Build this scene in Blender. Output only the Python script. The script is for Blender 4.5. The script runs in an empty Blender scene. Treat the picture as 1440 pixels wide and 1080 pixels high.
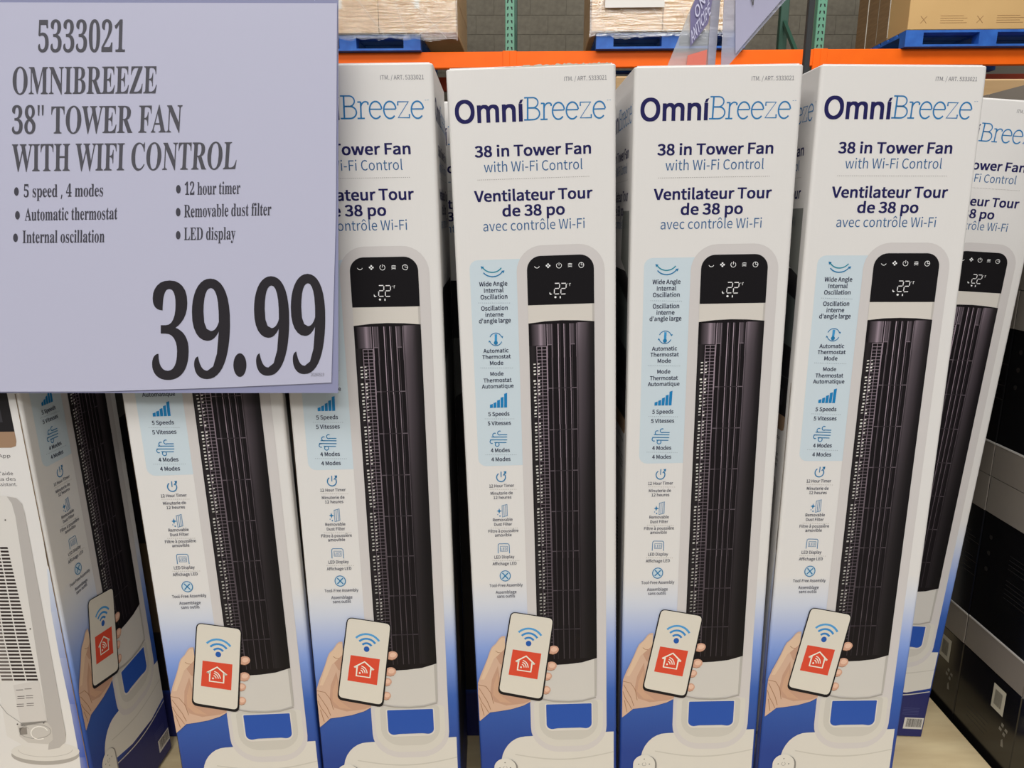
import bpy, math, random, os
from mathutils import Matrix, Vector
random.seed(7)
S = bpy.context.scene
COL = S.collection
# ------------------------------------------------------------------ camera, world, lights, exposure
FPX = 1001.0
PITCH = math.radians(12.94)
CZ = 1.18
cam = bpy.data.objects.new('camera', bpy.data.cameras.new('camera'))
COL.objects.link(cam)
cam.location = (0, 0, CZ)
cam.rotation_euler = (math.pi/2 - PITCH, 0, 0)
cam.data.sensor_width = 36.0
cam.data.lens = FPX/1440*36
cam.data.clip_start = 0.02
S.camera = cam
w = bpy.data.worlds.new('warehouse_air'); S.world = w; w.use_nodes = True
bg = w.node_tree.nodes['Background']
bg.inputs[0].default_value = (1.0, 0.99, 0.975, 1); bg.inputs[1].default_value = 0.36
S.view_settings.view_transform = 'Standard'
S.view_settings.look = 'None'
S.view_settings.gamma = 1.0
S.view_settings.use_curve_mapping = False
S.view_settings.exposure = -1.05
def area(name, loc, target, sx, sy, power, col=(1, 0.99, 0.97)):
    l = bpy.data.lights.new(name, 'AREA'); l.shape = 'RECTANGLE'; l.size = sx; l.size_y = sy
    l.energy = power; l.color = col
    o = bpy.data.objects.new(name, l); COL.objects.link(o); o.location = loc
    o.rotation_euler = (Vector(target)-Vector(loc)).to_track_quat('-Z', 'Y').to_euler()
    return o
area('strip_light', (-1.5, -2.5, 6.0), (0, 1.5, 0.8), 6.0, 1.2, 400)
area('strip_light', (1.5, 2.6, 6.5), (0.2, 3.2, 0), 6.0, 0.8, 260)
area('strip_light', (0.5, -6.0, 6.0), (0.5, 6.4, 2.5), 8.0, 1.2, 430)
for lx in (-3.7, 1.4):
    area('aisle_lamp', (lx, -5.0, 5.5), (lx, -4.99, 0), 0.45, 7.0, 230)  # added lights, placed to reflect as streaks in the stretch film
area('strip_light', (1.5, 3.4, 5.6), (1.0, 7.4, 2.4), 8.0, 0.8, 330)  # fill light added to brighten the rack and back wall

# ------------------------------------------------------------------ helpers
def lin(c):
    return tuple((x/255/12.92 if x/255 <= 0.04045 else ((x/255+0.055)/1.055)**2.4) for x in c)
KP = 0.80          # print albedo that shows an sRGB tone under the aisle light
def pc(*c):
    return tuple(min(0.93, x/KP) for x in lin(c))
def mat(name, col, rough=0.6, metal=0.0, noise=None, bump=0.0, nscale=40, attr=False, spec=0.5, coat=0.0, alpha=None, stretch=None):
    m = bpy.data.materials.new(name); m.use_nodes = True
    nt = m.node_tree; b = nt.nodes['Principled BSDF']
    b.inputs['Base Color'].default_value = (*col, 1)
    b.inputs['Roughness'].default_value = rough
    b.inputs['Metallic'].default_value = metal
    b.inputs['Specular IOR Level'].default_value = spec
    b.inputs['Coat Weight'].default_value = coat
    b.inputs['Coat Roughness'].default_value = 0.12
    if alpha is not None: b.inputs['Alpha'].default_value = alpha
    if attr:
        a = nt.nodes.new('ShaderNodeAttribute'); a.attribute_name = 'ink'
        nt.links.new(a.outputs['Color'], b.inputs['Base Color'])
    if noise or bump:
        tc = nt.nodes.new('ShaderNodeTexCoord'); mp = nt.nodes.new('ShaderNodeMapping')
        if stretch: mp.inputs['Scale'].default_value = stretch
        nt.links.new(tc.outputs['Object'], mp.inputs[0])
        n = nt.nodes.new('ShaderNodeTexNoise'); n.inputs['Scale'].default_value = nscale; n.inputs['Detail'].default_value = 5
        nt.links.new(mp.outputs[0], n.inputs['Vector'])
        if noise:
            r = nt.nodes.new('ShaderNodeValToRGB')
            r.color_ramp.elements[0].position = 0.3; r.color_ramp.elements[1].position = 0.7
            r.color_ramp.elements[0].color = (*noise, 1); r.color_ramp.elements[1].color = (*col, 1)
            nt.links.new(n.outputs['Fac'], r.inputs[0]); nt.links.new(r.outputs[0], b.inputs['Base Color'])
        if bump:
            bp = nt.nodes.new('ShaderNodeBump'); bp.inputs['Strength'].default_value = bump; bp.inputs['Distance'].default_value = 0.01
            nt.links.new(n.outputs['Fac'], bp.inputs['Height']); nt.links.new(bp.outputs[0], b.inputs['Normal'])
    return m
M_print = mat('printed_carton_ink', (0.8, 0.8, 0.8), rough=0.42, attr=True, spec=0.2)
M_carton = mat('printed_carton_board', (0.8, 0.8, 0.8), rough=0.45, attr=True, spec=0.3, bump=0.03, nscale=30, stretch=(12, 1, 0.3))
M_paper = mat('sign_paper_ink', (0.6, 0.6, 0.7), rough=0.35, attr=True, spec=0.4)
M_sleeve = mat('sign_sleeve_plastic', lin((150, 152, 186)), rough=0.3)
M_tape = mat('clear_packing_tape', (0.62, 0.58, 0.5), rough=0.2)
M_kraft = mat('kraft_board', lin((206, 170, 124)), rough=0.7, noise=lin((194, 158, 112)), nscale=5, stretch=(1, 1, 9))
M_kraft2 = mat('brown_board', lin((146, 116, 80)), rough=0.75, noise=lin((128, 100, 68)), nscale=5, stretch=(1, 1, 9))  # kraft darkened by painted-in shade, for the load's side and under the rack
M_bigkraft = mat('smooth_kraft_board', lin((206, 168, 112)), rough=0.7, noise=lin((200, 162, 106)), nscale=3)
M_inkbrown = mat('brown_ink', lin((150, 112, 70)), rough=0.7)
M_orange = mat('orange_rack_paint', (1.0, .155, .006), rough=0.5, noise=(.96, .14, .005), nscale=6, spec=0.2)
M_redbrown = mat('old_orange_rack_paint', lin((170, 62, 28)), rough=0.55)  # rear beam's orange with its shade mixed into the colour
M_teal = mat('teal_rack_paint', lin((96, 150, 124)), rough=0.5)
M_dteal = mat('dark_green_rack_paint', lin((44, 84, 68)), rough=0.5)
M_dark = mat('dark_hole', (0.01, 0.012, 0.012), rough=0.8)
M_blue = mat('blue_pallet_paint', lin((46, 110, 200)), rough=0.55, noise=lin((28, 84, 170)), nscale=9, bump=0.2)
M_block = mat('grey_block', lin((122, 116, 102)), rough=0.9, noise=lin((108, 102, 90)), nscale=18, bump=0.5)
M_mortar = mat('mortar', lin((124, 118, 106)), rough=0.95)
M_floor = mat('polished_concrete', lin((150, 145, 136)), rough=0.35, noise=lin((128, 124, 116)), nscale=3)
M_ply = mat('plywood_sheet', lin((232, 212, 168)), rough=0.6, noise=lin((212, 188, 144)), nscale=4, stretch=(2, 9, 2), bump=0.08)
M_wood = mat('pallet_wood', lin((176, 146, 104)), rough=0.8, noise=lin((148, 120, 82)), nscale=6, stretch=(1, 8, 1))
M_black = mat('glossy_black_board', (0.006, 0.006, 0.007), rough=0.16, spec=0.55)
M_grey = mat('satin_grey_band', lin((150, 143, 134)), rough=0.36, noise=lin((136, 128, 120)), nscale=3)
M_edge = mat('light_edge', lin((214, 210, 204)), rough=0.4)
M_label = mat('label_white', lin((205, 200, 186)), rough=0.5)
M_inkgrey = mat('grey_ink', lin((70, 68, 66)), rough=0.4)
M_post = mat('dark_steel', (0.03, 0.032, 0.035), rough=0.5)
def film_mat(name, tint, a, rough=0.15, bump=0.6, nscale=14, stretch=(1, 1, 5)):
    m = bpy.data.materials.new(name); m.use_nodes = True; nt = m.node_tree
    for n in list(nt.nodes): nt.nodes.remove(n)
    o = nt.nodes.new('ShaderNodeOutputMaterial'); mx = nt.nodes.new('ShaderNodeMixShader')
    t = nt.nodes.new('ShaderNodeBsdfTransparent'); p = nt.nodes.new('ShaderNodeBsdfPrincipled')
    p.inputs['Base Color'].default_value = (*tint, 1); p.inputs['Roughness'].default_value = rough
    p.inputs['Specular IOR Level'].default_value = 0.9
    tc = nt.nodes.new('ShaderNodeTexCoord'); mp = nt.nodes.new('ShaderNodeMapping'); mp.inputs['Scale'].default_value = stretch
    nz = nt.nodes.new('ShaderNodeTexNoise'); nz.inputs['Scale'].default_value = nscale; nz.inputs['Detail'].default_value = 4
    bp = nt.nodes.new('ShaderNodeBump'); bp.inputs['Strength'].default_value = bump; bp.inputs['Distance'].default_value = 0.02
    nt.links.new(tc.outputs['Object'], mp.inputs[0]); nt.links.new(mp.outputs[0], nz.inputs['Vector'])
    nt.links.new(nz.outputs['Fac'], bp.inputs['Height']); nt.links.new(bp.outputs[0], p.inputs['Normal'])
    mx.inputs[0].default_value = a
    nt.links.new(t.outputs[0], mx.inputs[1]); nt.links.new(p.outputs[0], mx.inputs[2]); nt.links.new(mx.outputs[0], o.inputs[0])
    return m
def film2(name, fac, rough, nscale, stretch, bump):
    m = film_mat(name, (1, 1, 1), fac, rough, bump, nscale, stretch); nt = m.node_tree
    g = nt.nodes.new('ShaderNodeBsdfGlossy'); g.inputs['Roughness'].default_value = rough; g.inputs['Color'].default_value = (1, 1, 1, 1)
    bp = [n for n in nt.nodes if n.type == 'BUMP'][0]; mx = [n for n in nt.nodes if n.type == 'MIX_SHADER'][0]
    nt.links.new(bp.outputs[0], g.inputs['Normal']); nt.links.new(g.outputs[0], mx.inputs[2]); return m
M_film = film2('stretch_film', 0.17, 0.16, 7, (.5, 1, 8), .8)
M_sleeve2 = film_mat('clear_sign_sleeve', lin((176, 178, 196)), 0.62, rough=0.25, bump=0.2, nscale=8)
M_sleeve3 = film_mat('clear_sleeve_edge', lin((196, 200, 204)), 0.42, rough=0.2, bump=0.2, nscale=8)

def mesh_obj(name, verts, faces, m, parent=None, inks=None, smooth=False):
    me = bpy.data.meshes.new(name); me.from_pydata([tuple(v) for v in verts], [], faces)
    if inks is not None:
        a = me.color_attributes.new('ink', 'FLOAT_COLOR', 'POINT')
        a.data.foreach_set('color', [c for k in inks for c in (k[0], k[1], k[2], 1.0)])
    me.materials.append(m); me.update()
    if smooth:
        me.polygons.foreach_set('use_smooth', [True]*len(me.polygons))
    o = bpy.data.objects.new(name, me); COL.objects.link(o)
    if parent: o.parent = parent
    return o
class MB:
    def __init__(s): s.v = []; s.f = []
    def box(s, x0, x1, y0, y1, z0, z1, bev=0.0):
        b = len(s.v)
        if bev <= 0:
            s.v += [(x0,y0,z0),(x1,y0,z0),(x1,y1,z0),(x0,y1,z0),(x0,y0,z1),(x1,y0,z1),(x1,y1,z1),(x0,y1,z1)]
            s.f += [tuple(b+i for i in q) for q in ((0,3,2,1),(4,5,6,7),(0,1,5,4),(1,2,6,5),(2,3,7,6),(3,0,4,7))]
        else:
            e = bev
            ring = [(x0+e,y0),(x1-e,y0),(x1,y0+e),(x1,y1-e),(x1-e,y1),(x0+e,y1),(x0,y1-e),(x0,y0+e)]
            ins = [(x0+e,y0+e),(x1-e,y0+e),(x1-e,y0+e),(x1-e,y1-e),(x1-e,y1-e),(x0+e,y1-e),(x0+e,y1-e),(x0+e,y0+e)]
            for z, r in ((z0, ins), (z0+e, ring), (z1-e, ring), (z1, ins)):
                s.v += [(p[0], p[1], z) for p in r]
            for k in range(3):
                for i in range(8):
                    j = (i+1) % 8
                    s.f.append((b+8*k+i, b+8*k+j, b+8*k+8+j, b+8*k+8+i))
            s.f.append(tuple(b+i for i in (7,6,5,4,3,2,1,0))); s.f.append(tuple(b+24+i for i in range(8)))
        return s
    def build(s, name, m, parent=None): return mesh_obj(name, s.v, s.f, m, parent)
def bx(name, m, parent, *a, bev=0.0): return MB().box(*a, bev=bev).build(name, m, parent)
def empty(name, loc=(0,0,0), rz=0):
    o = bpy.data.objects.new(name, None); COL.objects.link(o); o.location = loc; o.rotation_euler = (0,0,rz)
    o.empty_display_size = 0.05
    return o
def tag(o, label, cat, group=None):
    o['label'] = label; o['category'] = cat
    if group: o['group'] = group
    return o
def kids(o): return [c for c in bpy.data.objects if c.parent == o]
def copy_tree(o, parent=None):
    c = o.copy(); COL.objects.link(c)
    if parent: c.parent = parent
    for ch in kids(o): copy_tree(ch, c)
    return c
def struct(o): o['kind'] = 'structure'; return o

# ------------------------------------------------------------------ measuring: a point seen in the photograph on a given plane -> its place on that plane
cT, sT = math.cos(PITCH), math.sin(PITCH)
def ray(x, y):
    a = (x-720)/FPX; b = (540-y)/FPX
    return Vector((a, cT+sT*b, cT*b-sT))
def rotm(yaw, roll, lean):
    return Matrix.Rotation(yaw, 3, 'Z') @ Matrix.Rotation(lean, 3, 'X') @ Matrix.Rotation(roll, 3, 'Y')
def plane_map(o, eu, ev):
    def f(x, y):
        d = ray(x, y); m = Matrix((eu, ev, -d)).transposed()
        r = m.inverted() @ (-Vector(o)); return (r[0], r[1])
    return f
def pose_map(p):
    R = rotm(*p[3:]); return plane_map(p[:3], R.col[0], R.col[2])
D2 = math.radians
W, H, DEP = 0.1917, 1.03, 0.1917
P_C = (-0.0403, 0.8600, -0.8639, 0, D2(-1.909), 0)
P_B = (-0.2619, 0.8488, -0.8636, D2(1.54), D2(-0.97), D2(0.44))
P_D = (0.1548, 0.8646, -0.8613, D2(0.36), D2(-0.94), D2(0.16))
P_E = (0.3495, 0.8608, -0.8581, D2(1.21), D2(0.06), D2(-0.34))
P_A = (-0.4553, 0.8444, -0.8682, D2(1.97), D2(-1.46), D2(0.8))
P_F = (0.5165, 1.0590, -0.8559, D2(0.54), D2(3.49), D2(-0.13))
P_Z = (-0.5757, 0.8386, -0.8610, D2(88.64), D2(-1.24), D2(-1.04))
BASE = -0.8685          # top of the plywood sheet, below the camera
mC = pose_map(P_C); mF = pose_map(P_F)

# ------------------------------------------------------------------ printing
FD = os.path.join(bpy.utils.resource_path('LOCAL'), 'datafiles', 'fonts')
def font(fn):
    try: return bpy.data.fonts.load(os.path.join(FD, fn))
    except Exception: return None
FONTS = {'sans': font('Noto Sans CJK Regular.woff2'), 'inter': font('Inter.woff2'), 'serif': font('NotoSansMath-Regular.woff2')}
HAVE_SERIF = FONTS['serif'] is not None
def mathbold(s):
    r = ''
    for ch in s:
        if 'A' <= ch <= 'Z': r += chr(0x1D400+ord(ch)-65)
        elif 'a' <= ch <= 'z': r += chr(0x1D41A+ord(ch)-97)
        elif '0' <= ch <= '9': r += chr(0x1D7CE+ord(ch)-48)
        else: r += ch
    return r
_cache = {}
def glyphs(s, fn, off, res=3):
    key = (s, fn, off)
    if key not in _cache:
        c = bpy.data.curves.new('type', 'FONT')
        if FONTS.get(fn): c.font = FONTS[fn]
        c.body = mathbold(s) if (fn == 'serif' and HAVE_SERIF) else s
        c.size = 1.0; c.offset = off; c.resolution_u = res
        o = bpy.data.objects.new('type', c)
        me = bpy.data.meshes.new_from_object(o)
        vs = [(v.co.x, v.co.y) for v in me.vertices]; fs = [tuple(p.vertices) for p in me.polygons]
        bpy.data.objects.remove(o); bpy.data.meshes.remove(me); bpy.data.curves.remove(c)
        _cache[key] = (vs, fs)
    return _cache[key]
_cap = {}
def capheight(fn):
    if fn not in _cap:
        vs, _ = glyphs('H', fn, 0.0); _cap[fn] = max(v[1] for v in vs)-min(0, min(v[1] for v in vs))
    return _cap[fn]
class Art:
    """flat print on one face: polygons in (u, v) metres with an ink colour and a layer"""
    def __init__(s, m=None): s.V = []; s.F = []; s.I = []; s.m = m or (lambda x, y: (x, y))
    def add(s, pts, faces, ink, layer):
        b = len(s.V); s.V += [(p[0], -0.00009*layer, p[1]) for p in pts]
        s.F += [tuple(b+i for i in f) for f in faces]
        s.I += ink if isinstance(ink, list) else [ink]*len(pts)
    def poly(s, px, ink, layer):
        p = [s.m(*q) for q in px]; a = sum(p[i-1][0]*p[i][1]-p[i][0]*p[i-1][1] for i in range(len(p)))
        if a < 0: p = p[::-1]
        s.add(p, [tuple(range(len(p)))], ink, layer)
    def uvpoly(s, p, ink, layer):
        a = sum(p[i-1][0]*p[i][1]-p[i][0]*p[i-1][1] for i in range(len(p)))
        s.add(p[::-1] if a < 0 else p, [tuple(range(len(p)))], ink, layer)
    def line(s, px, wd, ink, layer, closed=False):
        p = [Vector(s.m(*q)) for q in px]
        if closed: p.append(p[0])
        sc = s.scale(*px[0])*wd/2
        L = []; R = []
        for i in range(len(p)):
            if closed and i in (0, len(p)-1): d = (p[1]-p[0]).normalized()+(p[-1]-p[-2]).normalized()
            elif i == 0: d = p[1]-p[0]
            elif i == len(p)-1: d = p[-1]-p[-2]
            else: d = (p[i+1]-p[i]).normalized()+(p[i]-p[i-1]).normalized()
            if d.length < 1e-9: d = Vector((1, 0))
            d.normalize(); n = Vector((-d.y, d.x))
            L.append(p[i]+n*sc); R.append(p[i]-n*sc)
        n = len(p)
        s.add(L+R, [(i, n+i, n+i+1, i+1) for i in range(n-1)], ink, layer)
    def scale(s, x, y):
        a = s.m(x, y); b = s.m(x+1, y); return math.hypot(a[0]-b[0], a[1]-b[1])
    def disc(s, x, y, rx, ry, ink, layer, n=20):
        s.poly([(x+rx*math.cos(2*math.pi*i/n), y+ry*math.sin(2*math.pi*i/n)) for i in range(n)], ink, layer)
    def arc(s, x, y, r, a0, a1, wd, ink, layer, n=12, ry=None, rot=0):
        ry = ry or r; pts = []
        for i in range(n+1):
            t = math.radians(a0+(a1-a0)*i/n); X = r*math.cos(t); Y = -ry*math.sin(t)
            pts.append((x+X*math.cos(rot)-Y*math.sin(rot), y+X*math.sin(rot)+Y*math.cos(rot)))
        s.line(pts, wd, ink, layer)
    def dots(s, x0, x1, y, ink, layer, y1=None, step=2.6):
        n = int(abs(x1-x0)/step); y1 = y if y1 is None else y1
        for i in range(n):
            X = x0+(x1-x0)*(i+0.5)/n; Y = y+(y1-y)*(i+0.5)/n
            s.poly([(X-.5, Y-.4), (X+.5, Y-.4), (X+.5, Y+.4), (X-.5, Y+.4)], ink, layer)
    def text(s, t, xl, xr, yb, cap, fn, off, ink, layer, ybr=None, ytop=None, bold=0):
        vs, fs = glyphs(t, fn, 0.0)
        if off > .015: bold = off*.022
        x0 = min(v[0] for v in vs); x1 = max(v[0] for v in vs)
        if ytop is not None:      # fit the whole outline between ytop and yb
            y0 = min(v[1] for v in vs); ch = max(v[1] for v in vs)-y0
        else: y0 = 0; ch = capheight(fn)
        ybr = yb if ybr is None else ybr
        a = Vector(s.m(xl, yb)); b = Vector(s.m(xr, ybr))
        if not getattr(s, 'tilt', False):
            v = s.m((xl+xr)/2, (yb+ybr)/2)[1]; a.y = v; b.y = v
        tp = Vector(s.m(xl, yb-cap if ytop is None else ytop)); bt = Vector(s.m(xl, yb))
        up = tp-bt
        if not getattr(s, 'tilt', False): up.x = 0
        ex = (b-a)/(x1-x0); ey = up/ch
        sh = ((0, 0),)
        if bold:
            bx_ = bold*ex/ex.length; by_ = bold*ey/ey.length
            sh = [(i, j) for i in (-1, 0, 1) for j in (-1, 0, 1)]
        for q, (i, j) in enumerate(sh):
            o_ = (bx_*i+by_*j*.7) if bold else Vector((0, 0))
            s.add([a+ex*(v[0]-x0)+ey*(v[1]-y0)+o_ for v in vs], fs, ink, layer+q*.04)
    def rrect(s, x0, x1, y0, y1, rad, n=5, corners='1111'):
        """rounded rectangle in photo units; corners: tl tr br bl"""
        P = []
        for k, (cx, cy, a) in enumerate(((x0, y0, 180), (x1, y0, 90), (x1, y1, 0), (x0, y1, 270))):
            if corners[k] == '0': P.append((cx, cy)); continue
            ox = cx+(rad if cx == x0 else -rad); oy = cy+(rad if cy == y0 else -rad)
            for i in range(n+1):
                t = math.radians(a-90*i/n); P.append((ox+rad*math.cos(t), oy-rad*math.sin(t)))
        return P
    def build(s, name, parent, m=None, label=None):
        o = mesh_obj(name, s.V, s.F, m or M_print, parent, s.I)
        if label: o['label'] = label
        return o
def lerp(a, b, t): return a+(b-a)*t
def mix(a, b, t): return tuple(lerp(x, y, t) for x, y in zip(a, b))

WHITE = pc(210, 207, 204); NAVY = pc(30, 28, 78); LOGOB = pc(40, 112, 165); TXB = pc(52, 92, 135)
BLUE1 = pc(196, 200, 210); BLUE2 = pc(120, 146, 206); BLUE3 = pc(50, 88, 164); BLUE4 = pc(32, 59, 132); NAVY2 = pc(34, 38, 92)
HALO = pc(194, 189, 187); PANEL = pc(189, 201, 208); INK = pc(28, 30, 58); ICON = pc(34, 112, 158); PALE = pc(196, 192, 184)
def px2v(y): return mC(750, y)[1]
STOPS = [(px2v(815), WHITE), (px2v(850), BLUE1), (px2v(915), BLUE2), (px2v(975), BLUE3), (px2v(1060), BLUE4), (0.09, BLUE4), (0.082, NAVY2), (-0.05, NAVY2)]
def body_ink(v):
    if v >= STOPS[0][0]: return WHITE
    for (a, ca), (b, cb) in zip(STOPS, STOPS[1:]):
        if v >= b: return mix(ca, cb, (a-v)/(a-b))
    return NAVY2
# fan picture columns: across the grille (a) and down (y)
uL = sum(mC(742+.0306*(y-430), y)[0] for y in (450, 600, 800))/3
uR = sum(mC(834.2+.0145*(y-430), y)[0] for y in (450, 600, 800))/3
class FanMap:
    def __call__(s, a, y): return (lerp(uL, uR, a), mC(788, y)[1])
def arrow(A, x, y, dx, dy, sz, ink, L):
    A.poly([(x+dx*sz, y+dy*sz), (x-dy*sz*.6, y+dx*sz*.6), (x+dy*sz*.6, y-dx*sz*.6)], ink, L)

def art_logo(m):
    A = Art(m)
    A.text('Omn\u0131', 641.2, 734.3, 171.8, 31.5, 'inter', 0.036, NAVY, 2)
    A.poly([(731.4, 140.6), (735.6, 139.6), (733.2, 145.4), (729.4, 145.8)], NAVY, 2)
    # slab letters of the second half of the logo, drawn as strokes on a 1 px grid
    def st(pts, wd=1.9): A.line([(737+x, 168.6-.028*x-y) for x, y in pts], wd, LOGOB, 2)
    def ell(cx, cy, rx, ry, a0, a1, n=14): return [(cx+rx*math.cos(math.radians(a0+(a1-a0)*i/n)), cy+ry*math.sin(math.radians(a0+(a1-a0)*i/n))) for i in range(n+1)]
    st([(0, 0), (6, 0)]); st([(0, 31), (6, 31)]); st([(5, 0), (5, 31)], 2.3)
    st([(5, 31)]+ell(12, 23.8, 7.5, 7.2, 90, -90)+[(5, 16.6)], 1.8); st([(5, 0)]+[(13, 0)]+ell(13, 8.3, 8.8, 8.3, -90, 90)+[(5, 16.6)], 2.0)
    st([(23, 0), (33, 0)]); st([(23.5, 22.5), (28, 22.5)]); st([(28, 0), (28, 23)], 2.2)
    st([(28, 14)]+ell(34.5, 14, 6.5, 9, 175, 60, 8), 1.9); st([(38, 22), (38, 18.6)], 2.2)
    for ex in (39.5, 59, 97):
        st([(ex+.5, 12.5), (ex+17, 12.5)], 1.7); st(ell(ex+8.8, 11.4, 8.4, 11.8, 8, 318, 24), 2.1)
    st([(79, 17.5), (79, 22.6), (93.5, 22.6), (79, 0.6), (94.5, 0.6), (94.5, 5.5)], 2.0)
    for t in ((853.5, 140.8), (856.8, 140.6)): A.line([t, (t[0]+2, t[1])], .5, LOGOB, 2)
    return A
def art_title(m, item=True):
    A = Art(m)
    if item == 'only':
        A.text('ITM. / ART. 5333021', 793.5, 853.2, 112.9, 6.1, 'sans', 0.0, pc(104, 102, 110), 2); return A
    A.text('38 in Tower Fan', 668.3, 830.6, 218.4, 15.2, 'sans', 0.022, NAVY, 2)
    A.text('with Wi-Fi Control', 680.7, 819.3, 240.1, 14.2, 'sans', -.001, TXB, 2)
    v = m(750, 250.6)[1]
    for i in range(60):
        u = lerp(m(672, 250)[0], m(828, 250)[0], i/59); A.uvpoly([(u-.0005, v-.0003), (u+.0005, v-.0003), (u+.0005, v+.0003), (u-.0005, v+.0003)], pc(140, 134, 130), 2)
    A.text('Ventilateur Tour', 667.6, 832.8, 281.2, 15.0, 'sans', 0.022, NAVY, 2)
    A.text('de 38 po', 707.1, 793.8, 302.8, 15.0, 'sans', 0.022, NAVY, 2)
    A.text('avec contr\u00f4le Wi-Fi', 679.7, 822.2, 323.0, 13.8, 'sans', -.001, TXB, 2)
    return A
def art_features(m):
    A = Art(m); L = 4
    uu0 = m(666, 500)[0]; uu1 = m(741, 500)[0]; vt = m(700, 365)[1]; vb = m(700, 655)[1]; r = .010
    q = [(uu0+r-r*math.cos(t), vt-r+r*math.sin(t)) for t in (0, .4, .8, 1.2, 1.57)]+[(uu1, vt), (uu1, vb), (uu0+r, vb)]+[(uu0+r-r*math.cos(t), vb+r-r*math.sin(t)) for t in (1.2, .8, .4, 0)]
    A.uvpoly(q, PANEL, 1)
    def T(t, c, wd, yb, cap=5.4, off=0.003, ink=INK): A.text(t, c-wd/2, c+wd/2, yb, cap, 'sans', off, ink, L, bold=.00012 if cap > 4.5 else .00006)
    I = ICON
    A.arc(692, 370, 15, 205, 330, 1.5, pc(30, 128, 150), L, ry=13); arrow(A, 679, 377, -.75, -.65, 4, I, L)
    A.arc(692.5, 376, 15.5, 215, 335, 1.5, I, L, ry=13); arrow(A, 706.5, 382.5, .75, -.6, 4, I, L)
    T('Wide Angle', 693.7, 39.3, 402, 6); T('Internal', 694.4, 27, 411.2, 6); T('Oscillation', 694.7, 37.5, 420.3, 6)
    A.dots(672, 718, 426, pc(140, 152, 160), L)
    T('Oscillation', 695.4, 37, 436.2, 6); T('interne', 695.4, 25, 445.3, 6); T("d'angle large", 696, 44.6, 453.8, 6)
    A.arc(697.3, 477.1, 8.8, 20, 160, 1.1, I, L); A.arc(697.3, 477.1, 8.8, 200, 340, 1.1, I, L)
    arrow(A, 706, 473, .3, 1, 2.6, I, L); arrow(A, 688.6, 481, -.3, -1, 2.6, I, L)
    A.line([(697.3, 470), (697.3, 481)], 3.4, pc(60, 140, 190), L); A.disc(697.3, 482, 2.8, 2.8, I, L+1, 12)
    T('Automatic', 697.5, 35, 495.7); T('Thermostat', 698.3, 39.8, 504.2); T('Mode', 698.5, 18.5, 513)
    A.dots(675, 722, 517.3, pc(140, 152, 160), L)
    T('Mode', 698.9, 18.2, 528.2); T('Thermostat', 699.7, 39.3, 537.2); T('Automatique', 700, 44.4, 545.6)
    for i, h in enumerate((5, 7.5, 11, 15, 20.5)):
        x = 689+i*5; A.poly([(x, 573.6-.03*i*5), (x+4.1, 573.4-.03*i*5), (x+4.1, 573.4-h-.6), (x, 573.6-h+.6)], pc(28, 118, 172), L)
    T('5 Speeds', 701.6, 29.6, 584.6); A.dots(681, 724, 588.9, pc(140, 152, 160), L); T('5 Vitesses', 702.2, 32.5, 597.6)
    def wind(x, y):
        A.line([(x-10, y-2.4), (x+12, y-2.4)], 1.2, I, L); A.line([(x-12, y+1.6), (x+12, y+1.6)], 1.2, I, L); A.line([(x-6, y+5.4), (x+11, y+5.4)], 1.2, I, L)
        A.line([(x+2, y-5.6), (x+12, y-5.6)], 1.2, I, L)
        A.arc(x+1.4, y-8, 2.8, 300, 60, 1.2, I, L); A.arc(x-5.5, y-5, 2.8, 290, 60, 1.2, I, L); A.arc(x-9.5, y+4.2, 2.6, 60, 300, 1.2, I, L); A.arc(x-2, y+8, 2.8, 90, 400, 1.2, I, L)
    wind(701.2, 616.8)
    T('4 Modes', 703.7, 26.6, 635.7); A.dots(682, 727, 639.3, pc(140, 152, 160), L); T('4 Modes', 704.5, 26.6, 648.3)
    G = pc(52, 54, 72); dt = pc(165, 160, 152)
    A.arc(704.6, 671, 6.2, 125, 400, 1.5, I, L, 16); A.line([(704.6, 663), (704.6, 671)], 1.2, I, L); A.line([(707.5, 668.5), (711, 663.5)], 1.2, I, L); A.poly([(708, 663), (712, 662.5), (711.5, 667)], I, L)
    def t2(t, c, wd, yb): T(t, c, wd, yb, 4.1, 0.0, G)
    t2('12 Hour Timer', 705.6, 35, 684.9); A.dots(688, 727, 688, dt, L); t2('Minuterie de', 705.5, 31, 695.3); t2('12 heures', 706.6, 25, 701.3)
    A.line([(706, 711), (713, 709), (713.5, 725), (706.5, 727)], .9, I, L, closed=True); A.line([(708.5, 711), (709, 726)], .7, I, L); A.line([(711, 710), (711.4, 725)], .7, I, L)
    A.poly([(702, 714.5), (703, 717.5), (706, 718.5), (703, 719.5), (702, 722.5), (701, 719.5), (698.5, 718.5), (701, 717.5)], I, L); A.disc(703, 725.5, 1, 1, I, L, 8); A.disc(700, 723.5, .7, .7, I, L, 8)
    t2('Removable', 707, 27.5, 732.6); t2('Dust Filter', 707.6, 25, 739); A.dots(690, 729, 742.3, dt, L); t2('Filtre \u00e0 poussi\u00e8re', 708, 42, 748.4); t2('amovible', 707.8, 23.4, 754.2)
    A.line([(700.5, 778), (700.5, 766), (702, 764.5), (714.5, 764.5), (716, 766), (716.5, 778)], .9, I, L); A.line([(703.5, 768), (713.5, 768), (713.5, 775), (703.5, 775)], .7, I, L, closed=True); A.text('LED', 704.6, 712.6, 773.7, 4, 'sans', 0, I, L)
    t2('LED Display', 709.3, 28, 785); A.dots(692, 731, 788, dt, L); t2('Affichage LED', 709.6, 33.8, 794.4)
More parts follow.
